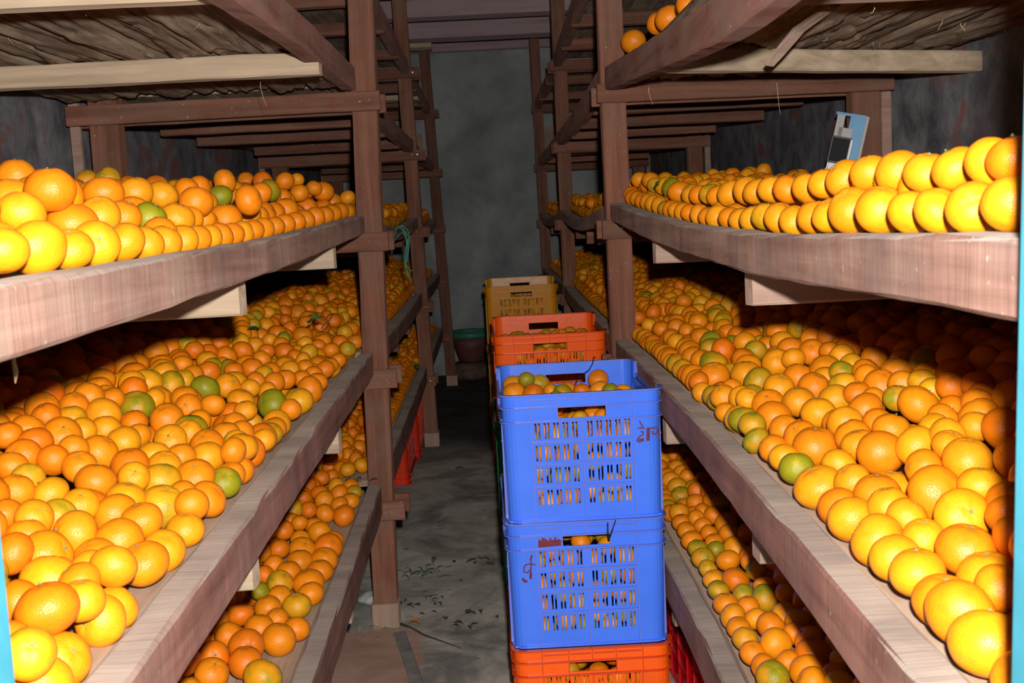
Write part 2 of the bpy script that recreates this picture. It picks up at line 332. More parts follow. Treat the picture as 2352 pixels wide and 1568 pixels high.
def clutter():
    for S,px0,px1,pz,y,h,m,lab in (('L',(-.62,-.335),0,2.47,8.3,.035,MJP,'pale loose board end on the far top shelf'),('L',(-.62,-.40),0,2.02,7.4,.03,MJP,'pale loose board on the far fifth shelf')):
        org=RACK[S].location.copy(); o=beam('loose_board',(px0[0],y,pz),(px0[1],y,pz),.16,h,m,RACK[S],org=org,n=8); o['label']=lab
    for S,x,z in (('L',-.58,1.79),('R',.58,1.80)):
        org=RACK[S].location.copy(); V,F=box((x-org.x,8.75-org.y+.12,z),(.22,.006,.24)); o=link('panel',mesh('panel',V,F),RACK[S],None,(MTAN,)); o['label']='tan board panel standing at the far end'
# rough slab planks under the fourth shelves, nearest bay
def rough_plank(S,sg,k,x0,x1):
    org=RACK[S].location.copy(); nx,ny=16,150; V=[];F=[]
    ys=np.linspace(.84,3.43,ny)
    for j,y in enumerate(ys):
        zt=(1.657 if S=='L' else lin(y,[(.8,1.610),(2.6,1.622),(3.45,1.637)]))
        for i in range(nx):
            u=i/(nx-1); x=x0+(x1-x0)*u+ .006*noise.noise(Vector((k*3.1,y*1.7,0)))
            q=Vector((x*30+ 1.1*noise.noise(Vector((x*6,y*1.3,k))),y*1.5,k*5.3))
            rdg=noise.fractal(q,.7,2.2,4); fine=noise.noise(Vector((x*140,y*5,k)))
            step=.006*(noise.noise(Vector((x*11,y*2.2,k+9)))>.12)
            edge=.012*max(0,abs(u-.5)*2-.82)/.18
            V.append(Vector((x,y,zt-.016-.009*rdg-.002*fine-step+edge))-org)
    for j,y in enumerate(ys):
        for x in (x0,x1): V.append(Vector((x,y,1.664 if S=='L' else lin(y,[(.8,1.616),(2.6,1.628),(3.45,1.643)])))-org)
    b=nx*ny
    for j in range(ny-1):
        for i in range(nx-1): a=j*nx+i; F.append((a,a+nx,a+nx+1,a+1))
        F.append((j*nx,b+2*j,b+2*j+2,(j+1)*nx)); F.append((j*nx+nx-1,(j+1)*nx+nx-1,b+2*j+3,b+2*j+1)); F.append((b+2*j,b+2*j+1,b+2*j+3,b+2*j+2))
    F.append(tuple([i for i in range(nx)]+[b+1,b])); F.append(tuple([(ny-1)*nx+i for i in range(nx-1,-1,-1)]+[b+2*(ny-1),b+2*(ny-1)+1]))
    o=link('slab_plank',mesh('slab_plank',V,F,True),RACK[S],None,(MBARK,)); o['label']='rough split slab plank with cracked grain'
for S,sg in (('L',-1),('R',1)):
    xs=[.40]; 
    while xs[-1]<1.13: xs.append(xs[-1]+random.uniform(.085,.125))
    xs[-1]=1.225
    for k in range(len(xs)-1):
        a,b=xs[k]+.002,xs[k+1]-.002
        if sg<0: a,b=-b,-a
        rough_plank(S,sg,k+(20 if sg>0 else 0),a,b)
clutter()
# ------------------------------------------------------------------ crates
CL,CW,CH=.54,.36,.2835
def perim(L,Wd,R,extra_f,extra_s,nc=5):
    """closed list of (x,y,nx,ny,wall,local) round a rounded rectangle; walls: 0 front(-y) 1 right 2 back 3 left"""
    out=[]
    hx,hy=Wd/2-R,L/2-R
    def wall(w,h,ex,fn):
        us=sorted(set([-h,h]+[e for e in ex if -h<e<h]))
        for u in us: out.append((*fn(u),w,u))
    def corner(cx,cy,a0):
        for k in range(1,nc): a=a0+PI/2*k/nc; out.append((cx+R*math.cos(a),cy+R*math.sin(a),math.cos(a),math.sin(a),-1,0))
    wall(0,hx,extra_f,lambda u:(u,-L/2,0,-1)); corner(hx,-hy,-PI/2)
    wall(1,hy,extra_s,lambda u:(Wd/2,u,1,0)); corner(hx,hy,0)
    wall(2,hx,extra_f,lambda u:(-u,L/2,0,1)); corner(-hx,hy,PI/2)
    wall(3,hy,extra_s,lambda u:(-Wd/2,-u,-1,0)); corner(-hx,-hy,PI)
    return out
def slots_for(groups):
    s=[]
    for g in groups:
        for p in range(5):
            c=g+(p-2)*.0205
            for d in (-.0038,.0038): s.append((c+d-.0020,c+d+.0020))
    return s
SLF=slots_for((-.0575,.0575)); SLS=slots_for((-.165,-.055,.055,.165))
ROWS=[(.0638,.0987),(.1135,.148),(.1635,.197),(.2125,.246)]
ROWS=[(CH-b,CH-a) for a,b in ROWS]
HOLE=(-.052,.052,CH-.0545,CH-.0285)
CUT=(-.19,.19,CH-.040)
def taper(z): return 1-.03*(1-z/CH)
def crate_meshes(solid=False):
    ef=sorted({e for s in SLF for e in s}|{HOLE[0],HOLE[1]}); es=sorted({e for s in SLS for e in s}|{CUT[0],CUT[1],CUT[0]-.018,CUT[1]+.018})
    P=perim(CL-.012,CW-.012,.028,ef,es); n=len(P)
    zs=sorted({0,.004,CH,HOLE[2],HOLE[3],CUT[2]}|{z for r in ROWS for z in r})
    V=[];F=[]
    T=.0026
    for z in zs:
        for (x,y,nx,ny,w,u) in P: V.append(Vector((x*taper(z),y*taper(z),z)))
    def hole(i,j):
        a,b=P[i],P[(i+1)%n]
        if a[4]<0 or b[4]!=a[4]: return False
        u=(a[5]+b[5])/2; z=(zs[j]+zs[j+1])/2; w=a[4]
        for r in ([] if solid else ROWS):
            if r[0]<z<r[1]:
                for s in (SLF if w in(0,2) else SLS):
                    if s[0]<u<s[1]: return True
        if w in(0,2) and HOLE[0]<u<HOLE[1] and HOLE[2]<z<HOLE[3]: return True
        if w in(1,3) and CUT[0]<u<CUT[1] and z>CUT[2]: return True
        return False
    for j in range(len(zs)-1):
        for i in range(n):
            if hole(i,j): continue
            a=j*n+i; b=j*n+(i+1)%n; F.append((a,b,b+n,a+n))
    me=mesh('crate_shell',V,F)
    bm=bmesh.new(); bm.from_mesh(me); bmesh.ops.solidify(bm,geom=bm.faces[:],thickness=T); bmesh.ops.recalc_face_normals(bm,faces=bm.faces[:]); bm.to_mesh(me); bm.free()
    # flange rings
    P2=perim(CL-.012,CW-.012,.028,[],[CUT[0],CUT[0]-.02,CUT[1],CUT[1]+.02],6)
    def ring(z,out,t,cut=False,inn=-.001):
        V=[];F=[];m=len(P2)
        for (x,y,nx,ny,w,u) in P2:
            zz=z
            if cut and w in(1,3) and CUT[0]-.001<=u<=CUT[1]+.001: zz=CUT[2]+t
            k=taper(zz)
            for (o,dz) in ((inn,-t),(out,-t),(out,0),(inn,0)): V.append(Vector((x*k+nx*o,y*k+ny*o,zz+dz)))
        for i in range(m):
            for q in range(4):
                a=i*4+q;b=i*4+(q+1)%4;c=((i+1)%m)*4+(q+1)%4;d=((i+1)%m)*4+q; F.append((a,d,c,b))
        return V,F
    rim=mesh('crate_rim',*ring(CH+.001,.0075,.0035,True,-.003))
    fl1=mesh('crate_flange',*ring(CH-.0275,.007,.0028)); fl2=mesh('crate_flange2',*ring(CH-.0590,.007,.0028)); foot=mesh('crate_foot',*ring(.0052,.0045,.0052))
    # vertical ribs on both ends and horizontal slot ribs
    parts=[]
    def bar(x,z0,z1,w=.0022,end=-1,out=.0062):
        k=taper((z0+z1)/2); y=end*((CL-.012)/2*k+out/2-.001); return box((x*k,y,(z0+z1)/2),(w,out,z1-z0))
    for end in (-1,1):
        for x in (-.112,-.053,.0,.053,.112):
            if abs(x)<.05: parts.append(bar(x,CH-.0275,CH,end=end)); continue
            parts.append(bar(x,CH-.059,CH,end=end))
        for x in (-.112,0,.112): parts.append(bar(x,.004,CH-.060,.0028,end))
    vr=parts; parts=[]
    for end in (-1,1):
        for z in (CH-.106,CH-.156,CH-.205):
            k=taper(z); y=end*((CL-.012)/2*k+.002)
            parts.append(box((0,y,z),(.222*k,.006,.0034)))
        for z in (CH-.012,):
            y=end*((CL-.012)/2+.002)
            for x0,x1 in ((-.112,-.053),(-.053,0),(0,.053),(.053,.112)): parts.append(box(((x0+x1)/2,y,z),(x1-x0-.006,.005,.0024)))
    for sx in (-1,1):
        for z in (CH-.106,CH-.156,CH-.205):
            k=taper(z); parts.append(box((sx*((CW-.012)/2*k+.002),0,z),(.006,.44,.0034)))
        for yy in (-.22,-.11,0,.11,.22):
            k=taper(.1); parts.append(box((sx*((CW-.012)/2*k+.002),yy,.115),(.006,.0028,.222)))
    V,F=box((0,0,.003),(( CW-.016)*.97,(CL-.016)*.97,.004)); base=mesh('crate_base',V,F)
    return dict(body=me,rim=rim,flange=fl1,flange2=fl2,foot_rim=foot,base=base,**{'vertical_rib.%02d'%i:mesh('crate_vertical_rib',*q) for i,q in enumerate(vr)},**{'horizontal_rib.%02d'%i:mesh('crate_horizontal_rib',*q) for i,q in enumerate(parts)})
CM=crate_meshes(); CS_=crate_meshes(True)
for m in list(CM.values())+list(CS_.values()): m.materials.append(MC['blue'])
def crate(colour,x,yfront,z,label,group=None,rz=0,scale=1,flip=False,rx=0,ry=0):
    c=empty('crate',(x,yfront+CL/2*(scale if isinstance(scale,(int,float)) else scale[1]),z+(CH if flip else 0)),label,'crate',group); c.rotation_euler=(rx+(PI if flip else 0),ry,rz); c.scale=(scale,)*3 if isinstance(scale,(int,float)) else scale
    for nm,me in (CS_ if colour in('red','vermilion') and (flip or colour=='red') else CM).items():
        o=link({'flange2':'flange'}.get(nm,nm).split('.')[0],me,c); o.material_slots[0].link='OBJECT'; o.material_slots[0].material=(MC if nm in('body','base','foot_rim') else ME)[colour]
    return c
XA=.178
A1=crate('blue',XA+.002,2.46,.5715,'blue plastic crate topmost of the nearest stack, heaped with oranges','crates stacked in the aisle',rz=.0)
A2=crate('blue',XA,2.462,.2865,'blue plastic crate second from top, red paint daub beside its hand-hole','crates stacked in the aisle')
A3=crate('orange',XA+.002,2.458,.0015,'orange plastic crate at the bottom of the nearest stack, under two blue ones','crates stacked in the aisle')
B1=crate('orange',.182,3.74,.572,'orange-red crate topmost of the second stack, just behind the blue one','crates stacked in the aisle',rz=-.01,rx=.030,scale=(1.055,1.06,1))
B1.location.z+=.010
B2=crate('green',.172,3.74,.2880,'green crate in the middle of the second stack, edge showing left of the blue crates','crates stacked in the aisle',scale=(1.055,1.06,1))
B3=crate('green',.175,3.745,.0015,'green crate at the floor of the second stack, mostly hidden','crates stacked in the aisle',scale=(1.055,1.06,1))
C1=crate('yellow',.150,5.85,.5975,'yellow crate on top of the farthest stack','crates stacked in the aisle',scale=1.05,rz=-.015,rx=.028)
C1.location.z+=.009
C2=crate('yellow',.146,5.85,.2990,'yellow crate in the middle of the farthest stack, side edge showing','crates stacked in the aisle',scale=1.05)
C3=crate('vermilion',.146,5.855,.0015,'red-orange crate at the floor of the farthest stack','crates stacked in the aisle',scale=1.05)
crate('red',.598,2.08,.0015,'red crate on the floor under the right bottom shelf, nearer of the two','crates under the shelves',rz=.02)
crate('red',.60,2.70,.0015,'red crate on the floor under the right bottom shelf, beside the blue stack','crates under the shelves',rz=.03)
crate('vermilion',-.615,5.40,.0015,'orange-red crate upside down under the left bottom shelf, nearer one','crates under the shelves',flip=True)
crate('vermilion',-.60,6.02,.0015,'orange-red crate upside down under the left bottom shelf, farther one behind the post','crates under the shelves',flip=True)
# marker writing on the two blue crates
def stroke_on(cr,pts,w,zoom,ox,oy,fx0,fx1,ytop,yb,m,name,label):
    """flat strokes lying on the crate's front wall; coordinates measured on the crate face"""
    V=[];F=[]
    for line in pts:
        P=[]
        for (a,b) in line:
            u=((a-fx0)/(fx1-fx0)-.5)*(CW-.012); z=CH-(b-ytop(a))/(yb)*CH
            P.append(Vector((u,-(CL-.012)/2*taper(z)-.0009,z)))
        for i in range(len(P)-1):
            d=(P[i+1]-P[i]).normalized(); s=Vector((d.z,0,-d.x))*w/2
            for (j0,q) in ((0,P[i]-d*w*.2),(1,P[i+1]+d*w*.2)): V+=[q-s,q+s]
            b=len(V)-4; F.append((b,b+1,b+3,b+2))
            e=Vector((0,.0006,0)); V+=[v+e for v in V[b:b+4]]; F+= [(b+4,b+6,b+7,b+5),(b,b+2,b+6,b+4),(b+1,b+5,b+7,b+3)]
    o=link(name,mesh(name,V,F),cr,None,(m,)); o['label']=label; return o
sl1=lambda a:548-(a-400)*.047
stroke_on(A1,[[(1660,782),(1674,810),(1690,835)],[(1645,852),(1680,846),(1706,850)],[(1672,880),(1692,888),(1690,910),(1660,925),(1640,948),(1632,970),(1655,978),(1690,962)],
    [(1772,850),(1820,842),(1828,880),(1836,930),(1840,972)],[(1775,880),(1780,905),(1805,905),(1820,880)],[(1722,862),(1745,850),(1800,852)]],.0030,1,0,0,405,1868,sl1,1195,MMARK,'marker_writing','dark red hand-drawn letters')
stroke_on(A1,[[(1740,852),(1736,905),(1733,962)],[(1655,965),(1690,958)]],.0075,1,0,0,405,1868,sl1,1195,MMARK,'marker_stroke','thick dark red letter stroke')
sl2=lambda a:205-(a-415)*.058
stroke_on(A2,[[(620,442),(612,470),(598,482)],[(560,520),(600,512),(642,518)],[(560,522),(545,545),(543,578),(575,582),(600,560),(610,515)],[(608,450),(606,520),(600,615)]],.0026,1,0,0,415,1745,sl2,1000,MMARK,'marker_writing','dark purple hand-drawn letter')
stroke_on(A2,[[(600,585),(598,630)],[(532,632),(545,652),(565,655)]],.0055,1,0,0,415,1745,sl2,1000,MMARK,'marker_stroke','thick purple letter stroke')
Vp=[];ln=[]
for k in range(14): 
    t=682+k*13.5; ln.append([(t,378-k*1.2),(t+4,335-random.uniform(0,28)-k*.8)])
stroke_on(A2,ln,.0042,1,0,0,415,1745,sl2,1000,MSTAIN,'paint_daub','dark red paint daub')
# black tie wires
def tubeobj(name,pts,r,m,label=None,cat=None,parent=None,n=6,kind=None,group=None):
    V,F=tube(pts,r,n); c=sum((v for v in V),Vector())/len(V) if parent is None else Vector((0,0,0))
    o=link(name,mesh(name,[v-c for v in V],F,True),parent,c if parent is None else None,(m,))
    return tag(o,label,cat,group,kind)
tubeobj('tie_wire',[(.262,3.006,.862),(.256,2.985,.866),(.250,2.97,.850),(.240,2.965,.835),(.222,2.955,.825),(.208,2.945,.815),(.199,2.935,.80),(.195,2.93,.785)],.0014,MBLACK,'thin black wire hanging over the back rim of the top blue crate','wire')
tubeobj('tie_wire',[(.243,2.456,.572),(.238,2.452,.560),(.228,2.450,.536),(.226,2.451,.528),(.224,2.450,.545),(.225,2.452,.568)],[.0012,.0016,.002,.0022,.0019,.0012],MBLACK,'black plastic tie at the second blue crate hand-hole','wire')
# ------------------------------------------------------------------ oranges
PAL={'y':((.85,.31,.007),0.0),'o':((.85,.245,.005),0.0),'d':((.82,.195,.004),0.0),'k':((.76,.33,.008),.40),'g':((.60,.28,.010),.52),'G':((.55,.33,.010),.68)}
BASKET={'2L':'oooooooyyddddddkkg','2R':'oooooooooyyydddkkg','1L':'ooooodddddk','1R':'ooooooyydddkkg','3L':'oooooyyyyddk','3R':'yyyyyyoooook','CR':'yyooookkdg','4R':'ooo'}
HERO={
'2L':'''-631,2707,948,248o -646,2580,954,236y -620,2517,948,210k -666,2449,961,224o -626,2302,948,221k -614,2455,941,260d -582,2291,929,282G -555,2368,922,262y -560,2076,926,235o -531,2138,918,221o -506,2259,906,261y -624,2851,944,261d -618,2969,944,250y -561,2645,923,267d -564,2779,928,234o -575,2897,934,210d -550,3005,920,268d -567,3408,923,304o -488,2913,906,210y -501,3086,905,260k -530,3209,918,232y -583,3184,937,210g -668,3387,957,285y -689,3312,969,223g -638,3142,952,234o -604,3098,943,210y -571,3075,934,210o -656,3439,958,234d -644,3580,957,210d -607,3428,945,210d -714,3671,974,256y -666,3939,952,322o -728,4070,975,294o -687,3818,968,239d -667,4485,953,324y -616,4106,945,237o -654,4701,953,283d -562,3733,919,323d -549,3946,918,294d -536,4345,916,272o -480,3698,898,267k -644,5087,953,245d -700,4391,972,243o -741,4279,987,210y -462,3438,894,249d -428,3344,883,241k -458,3213,896,233o -424,3093,879,231o -429,2880,883,250d -424,2949,885,213o -495,3232,908,210o -467,2815,899,210o -489,2727,904,236y -423,2593,874,293o -421,2694,877,246o -422,2432,873,293k -479,2602,899,251o -492,2527,901,262o -450,2652,893,210o -438,2750,890,210o -480,2397,901,213y -518,2475,915,210o -510,2373,914,210y -458,2325,886,302G -476,2158,901,210y -413,2279,880,210o -577,2531,934,210d -691,1611,969,210d -650,1606,957,233d -643,1687,951,280o -691,1757,971,212d -692,1879,967,234o -664,1787,960,222k -645,1877,949,279y -665,1979,961,223o -632,2010,942,290g -591,1860,937,217d -609,1775,942,235y -570,1735,928,252y -630,1733,948,210y -647,1552,948,235d -601,1615,943,210o -579,1652,929,258o -566,1536,933,223o -535,1504,919,256o -594,1432,940,210k -629,1471,951,210d -587,1379,938,210o -558,1407,926,226y -605,1548,942,210d -527,1625,914,248d -562,1780,928,210o -567,1959,924,275o -523,1818,912,251y -514,1699,913,225y -482,1725,903,210o -489,1658,903,233y -476,1591,895,268k -501,1555,911,210y -441,1642,888,273o -484,1463,902,241y -448,1494,882,288k -479,1406,896,259o -513,1384,916,210y -523,1337,913,218k -493,1305,901,257y -532,1291,925,210y -524,1246,915,210o -571,1301,928,210d -434,1361,898,237o -443,1302,888,274o -406,1269,872,268o -406,1345,864,252y -405,1441,863,235y -404,1477,887,210o -435,1540,886,210o -491,1215,900,279o -465,1152,892,282y -437,1191,890,210y -424,1121,898,210o -401,1156,903,228y -400,1151,861,218y -406,1076,894,210y -401,1107,863,243y -509,1175,917,210d -461,1069,898,210d -409,1002,912,263d -401,1001,864,253o -396,924,900,210k -400,949,864,255y -430,965,895,210d -510,1883,912,212y -615,2057,946,210y -454,1767,891,261y -431,1871,894,212k -411,1819,896,247y -410,1785,864,237o -411,1759,901,210o -408,1674,871,234G -407,1717,873,210o -408,1573,871,253o -410,1985,875,210y''',
'1L':'''-484,3933,478,269o -508,3769,485,258o -448,3652,473,262y -482,3570,479,255y -515,3439,488,239d -538,3399,494,244d -489,3339,481,251y -447,3356,474,229o -426,3266,477,224k -520,3230,487,254d -472,3283,469,291o -428,3186,470,261o -499,3171,480,271o -454,3143,471,258o -428,3035,468,291d -480,3052,472,271o -521,3034,489,228d -521,2888,492,218o -489,2914,476,238o -469,2868,470,285o -422,2796,468,248o -428,2736,468,331d -487,2710,471,315o -500,2769,481,246o -549,2821,493,251d -534,2665,489,246d -424,2637,465,298o -478,2618,470,295o -423,2556,463,288o -525,2551,484,243o -487,2520,476,276o -434,2463,466,332o -492,2444,476,277k -529,2470,488,210d -420,2397,463,275o -478,2361,472,250o -438,2330,461,287k -490,2289,474,266o -460,2230,470,229o -532,2227,484,259d -485,2178,470,278o -415,2183,463,253o -440,2133,462,316o -531,2116,481,245o -490,2082,471,315d -533,2008,483,268d -477,2011,467,296d -520,1939,478,285o -434,1947,463,330k -520,2361,487,210g''',
'2R':'''458,2399,885,312o 484,2537,893,312k 469,2599,893,267o 462,2681,891,275o 503,2298,899,299y 502,2191,901,277g 564,2292,921,282y 586,2247,933,231y 629,2265,942,263o 564,2475,924,254g 522,2361,908,274o 643,2115,949,246y 645,2199,951,210o 671,2166,960,238d 710,2145,973,235d 665,2002,961,210o 631,2023,946,221k 600,1976,941,225g 556,2096,918,272o 582,2013,927,232y 551,1978,918,264o 513,2070,905,269y 583,1912,927,254k 613,1884,946,210o 657,1870,954,249o 616,1824,939,268o 628,1763,950,210o 571,1803,932,210d 700,1857,969,241g 685,1913,967,210y 667,1765,962,210o 680,1675,965,217d 647,1727,957,210k 657,1641,963,215d 642,1676,950,210k 679,1606,969,210d 719,1613,976,220d 667,1555,962,210d 644,1522,958,210o 597,1694,940,210g 609,1643,938,288o 576,1740,929,212o 550,1702,923,270o 546,1839,916,270k 506,1914,904,269y 506,1795,905,264y 467,1966,893,272o 455,1880,886,289o 440,2063,893,214y 445,2154,893,210o 441,2004,898,210y 420,2121,886,229y 419,2329,863,210y 419,2366,881,211d 418,2086,862,210y 419,1983,867,249k 417,1936,875,247g 413,1852,882,217g 411,1815,862,216g 408,1694,874,210o 406,1619,875,210y 405,1550,875,225G 409,1457,870,310y 402,1299,870,274y 400,1203,872,282y 394,1133,874,242y 443,1759,888,228o 450,1694,889,249o 456,1638,884,314o 511,1672,909,258y 498,1595,906,251o 491,1546,904,237y 503,1496,902,291o 542,1563,919,251o 538,1609,921,210o 538,1459,917,258y 619,1550,944,210d 596,1517,940,210o 628,1478,947,253o 606,1436,943,210y 624,1394,946,267d 571,1485,934,210y 567,1430,936,210y 554,1391,930,210y 584,1279,936,227d 555,1341,922,280y 508,1357,912,223o 524,1233,918,228y 492,1279,900,306o 436,1403,889,221y 444,1485,892,210y 444,1334,888,264o 435,1268,890,230y 439,1223,890,210y 483,1181,900,281y 525,1160,918,230d 505,1122,915,210d 431,1152,887,210y 450,1092,891,273o 487,1066,908,211d 396,1076,876,254y 392,966,875,284o 392,910,868,304y 435,983,889,211o''',
'1R':'''443,2848,477,259y 434,2761,474,232o 434,2685,474,237o 432,2598,475,249o 433,2525,476,236g 433,2463,473,255k 428,2380,474,210k 426,2315,473,216y 424,2249,471,221g 423,2170,470,240o 421,2100,470,240y 419,2039,470,221o 419,1985,469,222k 415,1910,472,212o 421,1856,469,218o 425,1809,470,267g 508,2723,498,244d 522,2648,497,270o 491,2776,495,210o 468,2739,489,210o 470,2667,490,210o 474,2607,488,210o 472,2540,486,210o 512,2563,497,237o 505,2461,490,291y 467,2491,482,210g 476,2406,483,254o 553,2534,505,267d 510,2341,498,210o 510,2289,496,210k 467,2285,478,278d 461,2189,481,210g 505,2196,491,226o 495,2150,484,272g 456,2124,480,210o 455,2058,478,210y 471,2006,481,259o 505,2039,489,240y 531,2125,502,210o 552,2076,503,255d 546,2006,497,210y 556,1939,508,210d 550,1860,504,223y 512,1904,492,248o 459,1922,482,268y 504,1853,489,287d 479,1797,482,279o 458,1839,482,210o 555,1753,512,210g 511,1752,492,210o 505,1706,492,251y 470,1738,488,236o 498,1946,489,210o 533,1785,501,210y 513,1982,499,210y''',
'3R':'''387,852,1227,210y 389,923,1225,210y 392,1004,1223,210y 394,1074,1222,210y 399,1171,1225,245y 405,1283,1225,256y 403,1357,1220,218y 405,1434,1218,210y 407,1534,1213,210y 410,1624,1217,215y 413,1714,1219,220k 415,1810,1216,211k 418,1909,1215,212y 421,2012,1217,213o 424,2135,1219,223y 423,2219,1220,210o 424,2319,1224,214y 424,2425,1228,211o 424,2510,1231,210y 424,2600,1235,210y 424,2680,1238,210o 424,2754,1241,210g 426,2870,1249,226y 427,2995,1256,229y 428,3092,1261,234o 428,3195,1267,236o 429,3308,1273,239o 426,3391,1279,248o 428,3437,1289,253o 410,895,1261,210d 412,941,1260,210y 414,1018,1259,210y 417,1094,1258,210y 423,1185,1262,233y 422,1272,1265,210y 426,1379,1263,222y 427,1459,1259,210y 430,1550,1255,214y 433,1667,1257,210o 437,1771,1259,225y 441,1891,1259,228y 446,1985,1262,247y 449,2128,1261,253y 447,2244,1259,231o 448,2326,1264,234k 448,2447,1265,232o 449,2546,1269,235y 454,2729,1278,285o 451,2833,1291,251g 451,2947,1298,246y 450,3096,1305,234k 451,3191,1321,246o 452,3438,1331,245y''',
'3L':'''-401,960,1230,210y -406,1049,1230,245y -403,1120,1227,211y -407,1208,1231,233y -408,1303,1231,226y -407,1380,1227,210y -408,1463,1228,210y -409,1550,1228,210y -410,1627,1229,210o -411,1701,1230,210y -412,1780,1231,210o -413,1866,1232,210o -414,1957,1234,210y -415,2042,1237,210o -416,2148,1239,210o -418,2266,1243,214o -420,2401,1247,222o -423,2554,1252,231o -425,2705,1257,240o -428,2875,1263,250o -430,3057,1269,260o -434,3246,1276,270o -439,3435,1283,281o -431,3383,1281,277o -443,1112,1264,211y -453,1273,1253,267o -449,1353,1262,230y -448,1438,1262,210o -450,1553,1260,217G -454,1704,1260,246y -451,1762,1258,210o -453,1848,1256,216o -462,2049,1260,282o -465,2231,1267,297y -462,2324,1266,249o -464,2422,1270,260o -465,2542,1272,256o -469,2709,1284,282o -476,3073,1292,293d -481,3431,1342,323o -481,3402,1292,291o -649,1624,1328,248o -516,1272,1283,248o -462,1242,1290,248d -701,2009,1315,248d -490,1497,1293,248d -540,1800,1304,248y -517,1862,1300,248y -630,2386,1311,248d -448,1800,1285,248o -520,2272,1306,248G -553,2545,1310,248o -415,2030,1290,248o -477,2463,1314,248o -479,2579,1324,248g -543,2431,1342,248o -529,2063,1311,248o -546,2219,1321,248o -682,3319,1380,248o -575,3006,1364,248d -526,3054,1362,248o -579,3429,1348,244y -483,3006,1328,248o -733,2272,1350,248k -867,2545,1363,248k -899,2936,1367,248d -672,2386,1336,248d -552,3414,1380,210y -532,3411,1341,244d -499,3382,1352,233o -899,2386,1297,248o''',
'4R':'''439,3350,1718,340o 431,2848,1686,269o 435,2682,1669,314o 430,2395,1648,271o''',
'CR':'''43,2962,807,279y 42,2872,800,283o 88,2834,800,266d 109,2962,805,282k 76,2933,823,210g 136,2863,800,210y 161,2826,800,242g 139,2727,800,217G 178,2877,800,210o 210,2846,800,210d 263,2963,810,269o 255,2854,799,244y 278,2817,801,210G 309,2789,800,222y 291,2710,800,215d 262,2677,800,210o 193,2675,800,210o''',
}

ALL=[]   # (x,y,z,r,code,region)
cells={}
CS=.07
def add(x,y,z,r,c,reg,hero=0):
    i=len(ALL); ALL.append((x,y,z,r,c,reg,hero)); cells.setdefault((int(math.floor(x/CS)),int(math.floor(y/CS)),int(math.floor(z/CS))),[]).append(i); 
def near(x,y,z0,z1):
    a,b=int(math.floor(x/CS)),int(math.floor(y/CS)); out=[]
    for i in (a-1,a,a+1):
        for j in (b-1,b,b+1):
            for k in range(int(math.floor(z0/CS)),int(math.floor(z1/CS))+1):
                q=cells.get((i,j,k))
                if q: out+=q
    return out
HER=[]
for reg,s in HERO.items():
    for t in s.split():
        c=t[-1]; x,y,z,r=[int(v) for v in t[:-1].split(',')]; add(x/1000,y/1000,z/1000,r/10000,c,reg,1); HER.append((x/1000,y/1000,z/1000,r/10000))
HER=np.array(HER); Rm=np.array([RX[:],DN[:],FW[:]])
def proj(P):
    c=(P-np.array([0,0,H]))@Rm.T; return 1176+2650*c[...,0]/c[...,2],784+2650*c[...,1]/c[...,2],c[...,2]
HX,HY,HD=proj(HER[:,:3]); HR=2650*HER[:,3]/HD
def blocks(x,y,z,r):
    px,py,d=proj(np.array([x,y,z])); 
    if d<.3: return False
    rr=2650*r/d; D=np.hypot(HX-px,HY-py); return bool(np.any((HD>d-.004)&(D<HR*.90+rr*.32)&(D<HR+rr*.2)))
def drop(x,y,r,floorf,bx,by,ztopmax):
    idx=near(x,y,floorf(x,y)-.03,ztopmax+.05)
    Q=np.array([ALL[i][:4] for i in idx]) if idx else np.zeros((0,4))
    Q=Q[Q[:,2]<ztopmax]
    sq=(Q[:,3]+r*.97)**2
    def zz(X,Y):
        f=np.array([floorf(a,b)+r for a,b in zip(X,Y)])
        if len(Q):
            d2=(X[:,None]-Q[None,:,0])**2+(Y[:,None]-Q[None,:,1])**2; h=np.where(d2<sq[None],Q[None,:,2]+np.sqrt(np.maximum(sq[None]-d2,0)),-9).max(1); f=np.maximum(f,h)
        return f
    z=zz(np.array([x]),np.array([y]))[0]; st=r*.6; ang=np.arange(8)*PI/4; ca,sa=np.cos(ang),np.sin(ang); x0,y0=x,y
    while st>r*.05:
        X=np.clip(x+ca*st,bx[0],bx[1]); Y=np.clip(y+sa*st,by[0],by[1]); X=np.clip(X,x0-.03,x0+.03); Y=np.clip(Y,y0-.03,y0+.03)
        Z=zz(X,Y); k=int(Z.argmin())
        if Z[k]<z-1e-5: x,y,z=float(X[k]),float(Y[k]),float(Z[k])
        else: st*=.5
    return x,y,z
def hprof(key,s):
    if key=='T2': return .054+.32*min(s,.33)
    if key=='T1R': return .054+.28*min(s,.35)
    if key=='T1L': return .056+.25*max(0,min(s-.05,.4))
    if key=='T3L': return .096+.09*min(max(s-.05,0),.4)
    if key=='T3R': return .084
    if key=='T3F': return .096+.04*min(s,.35)
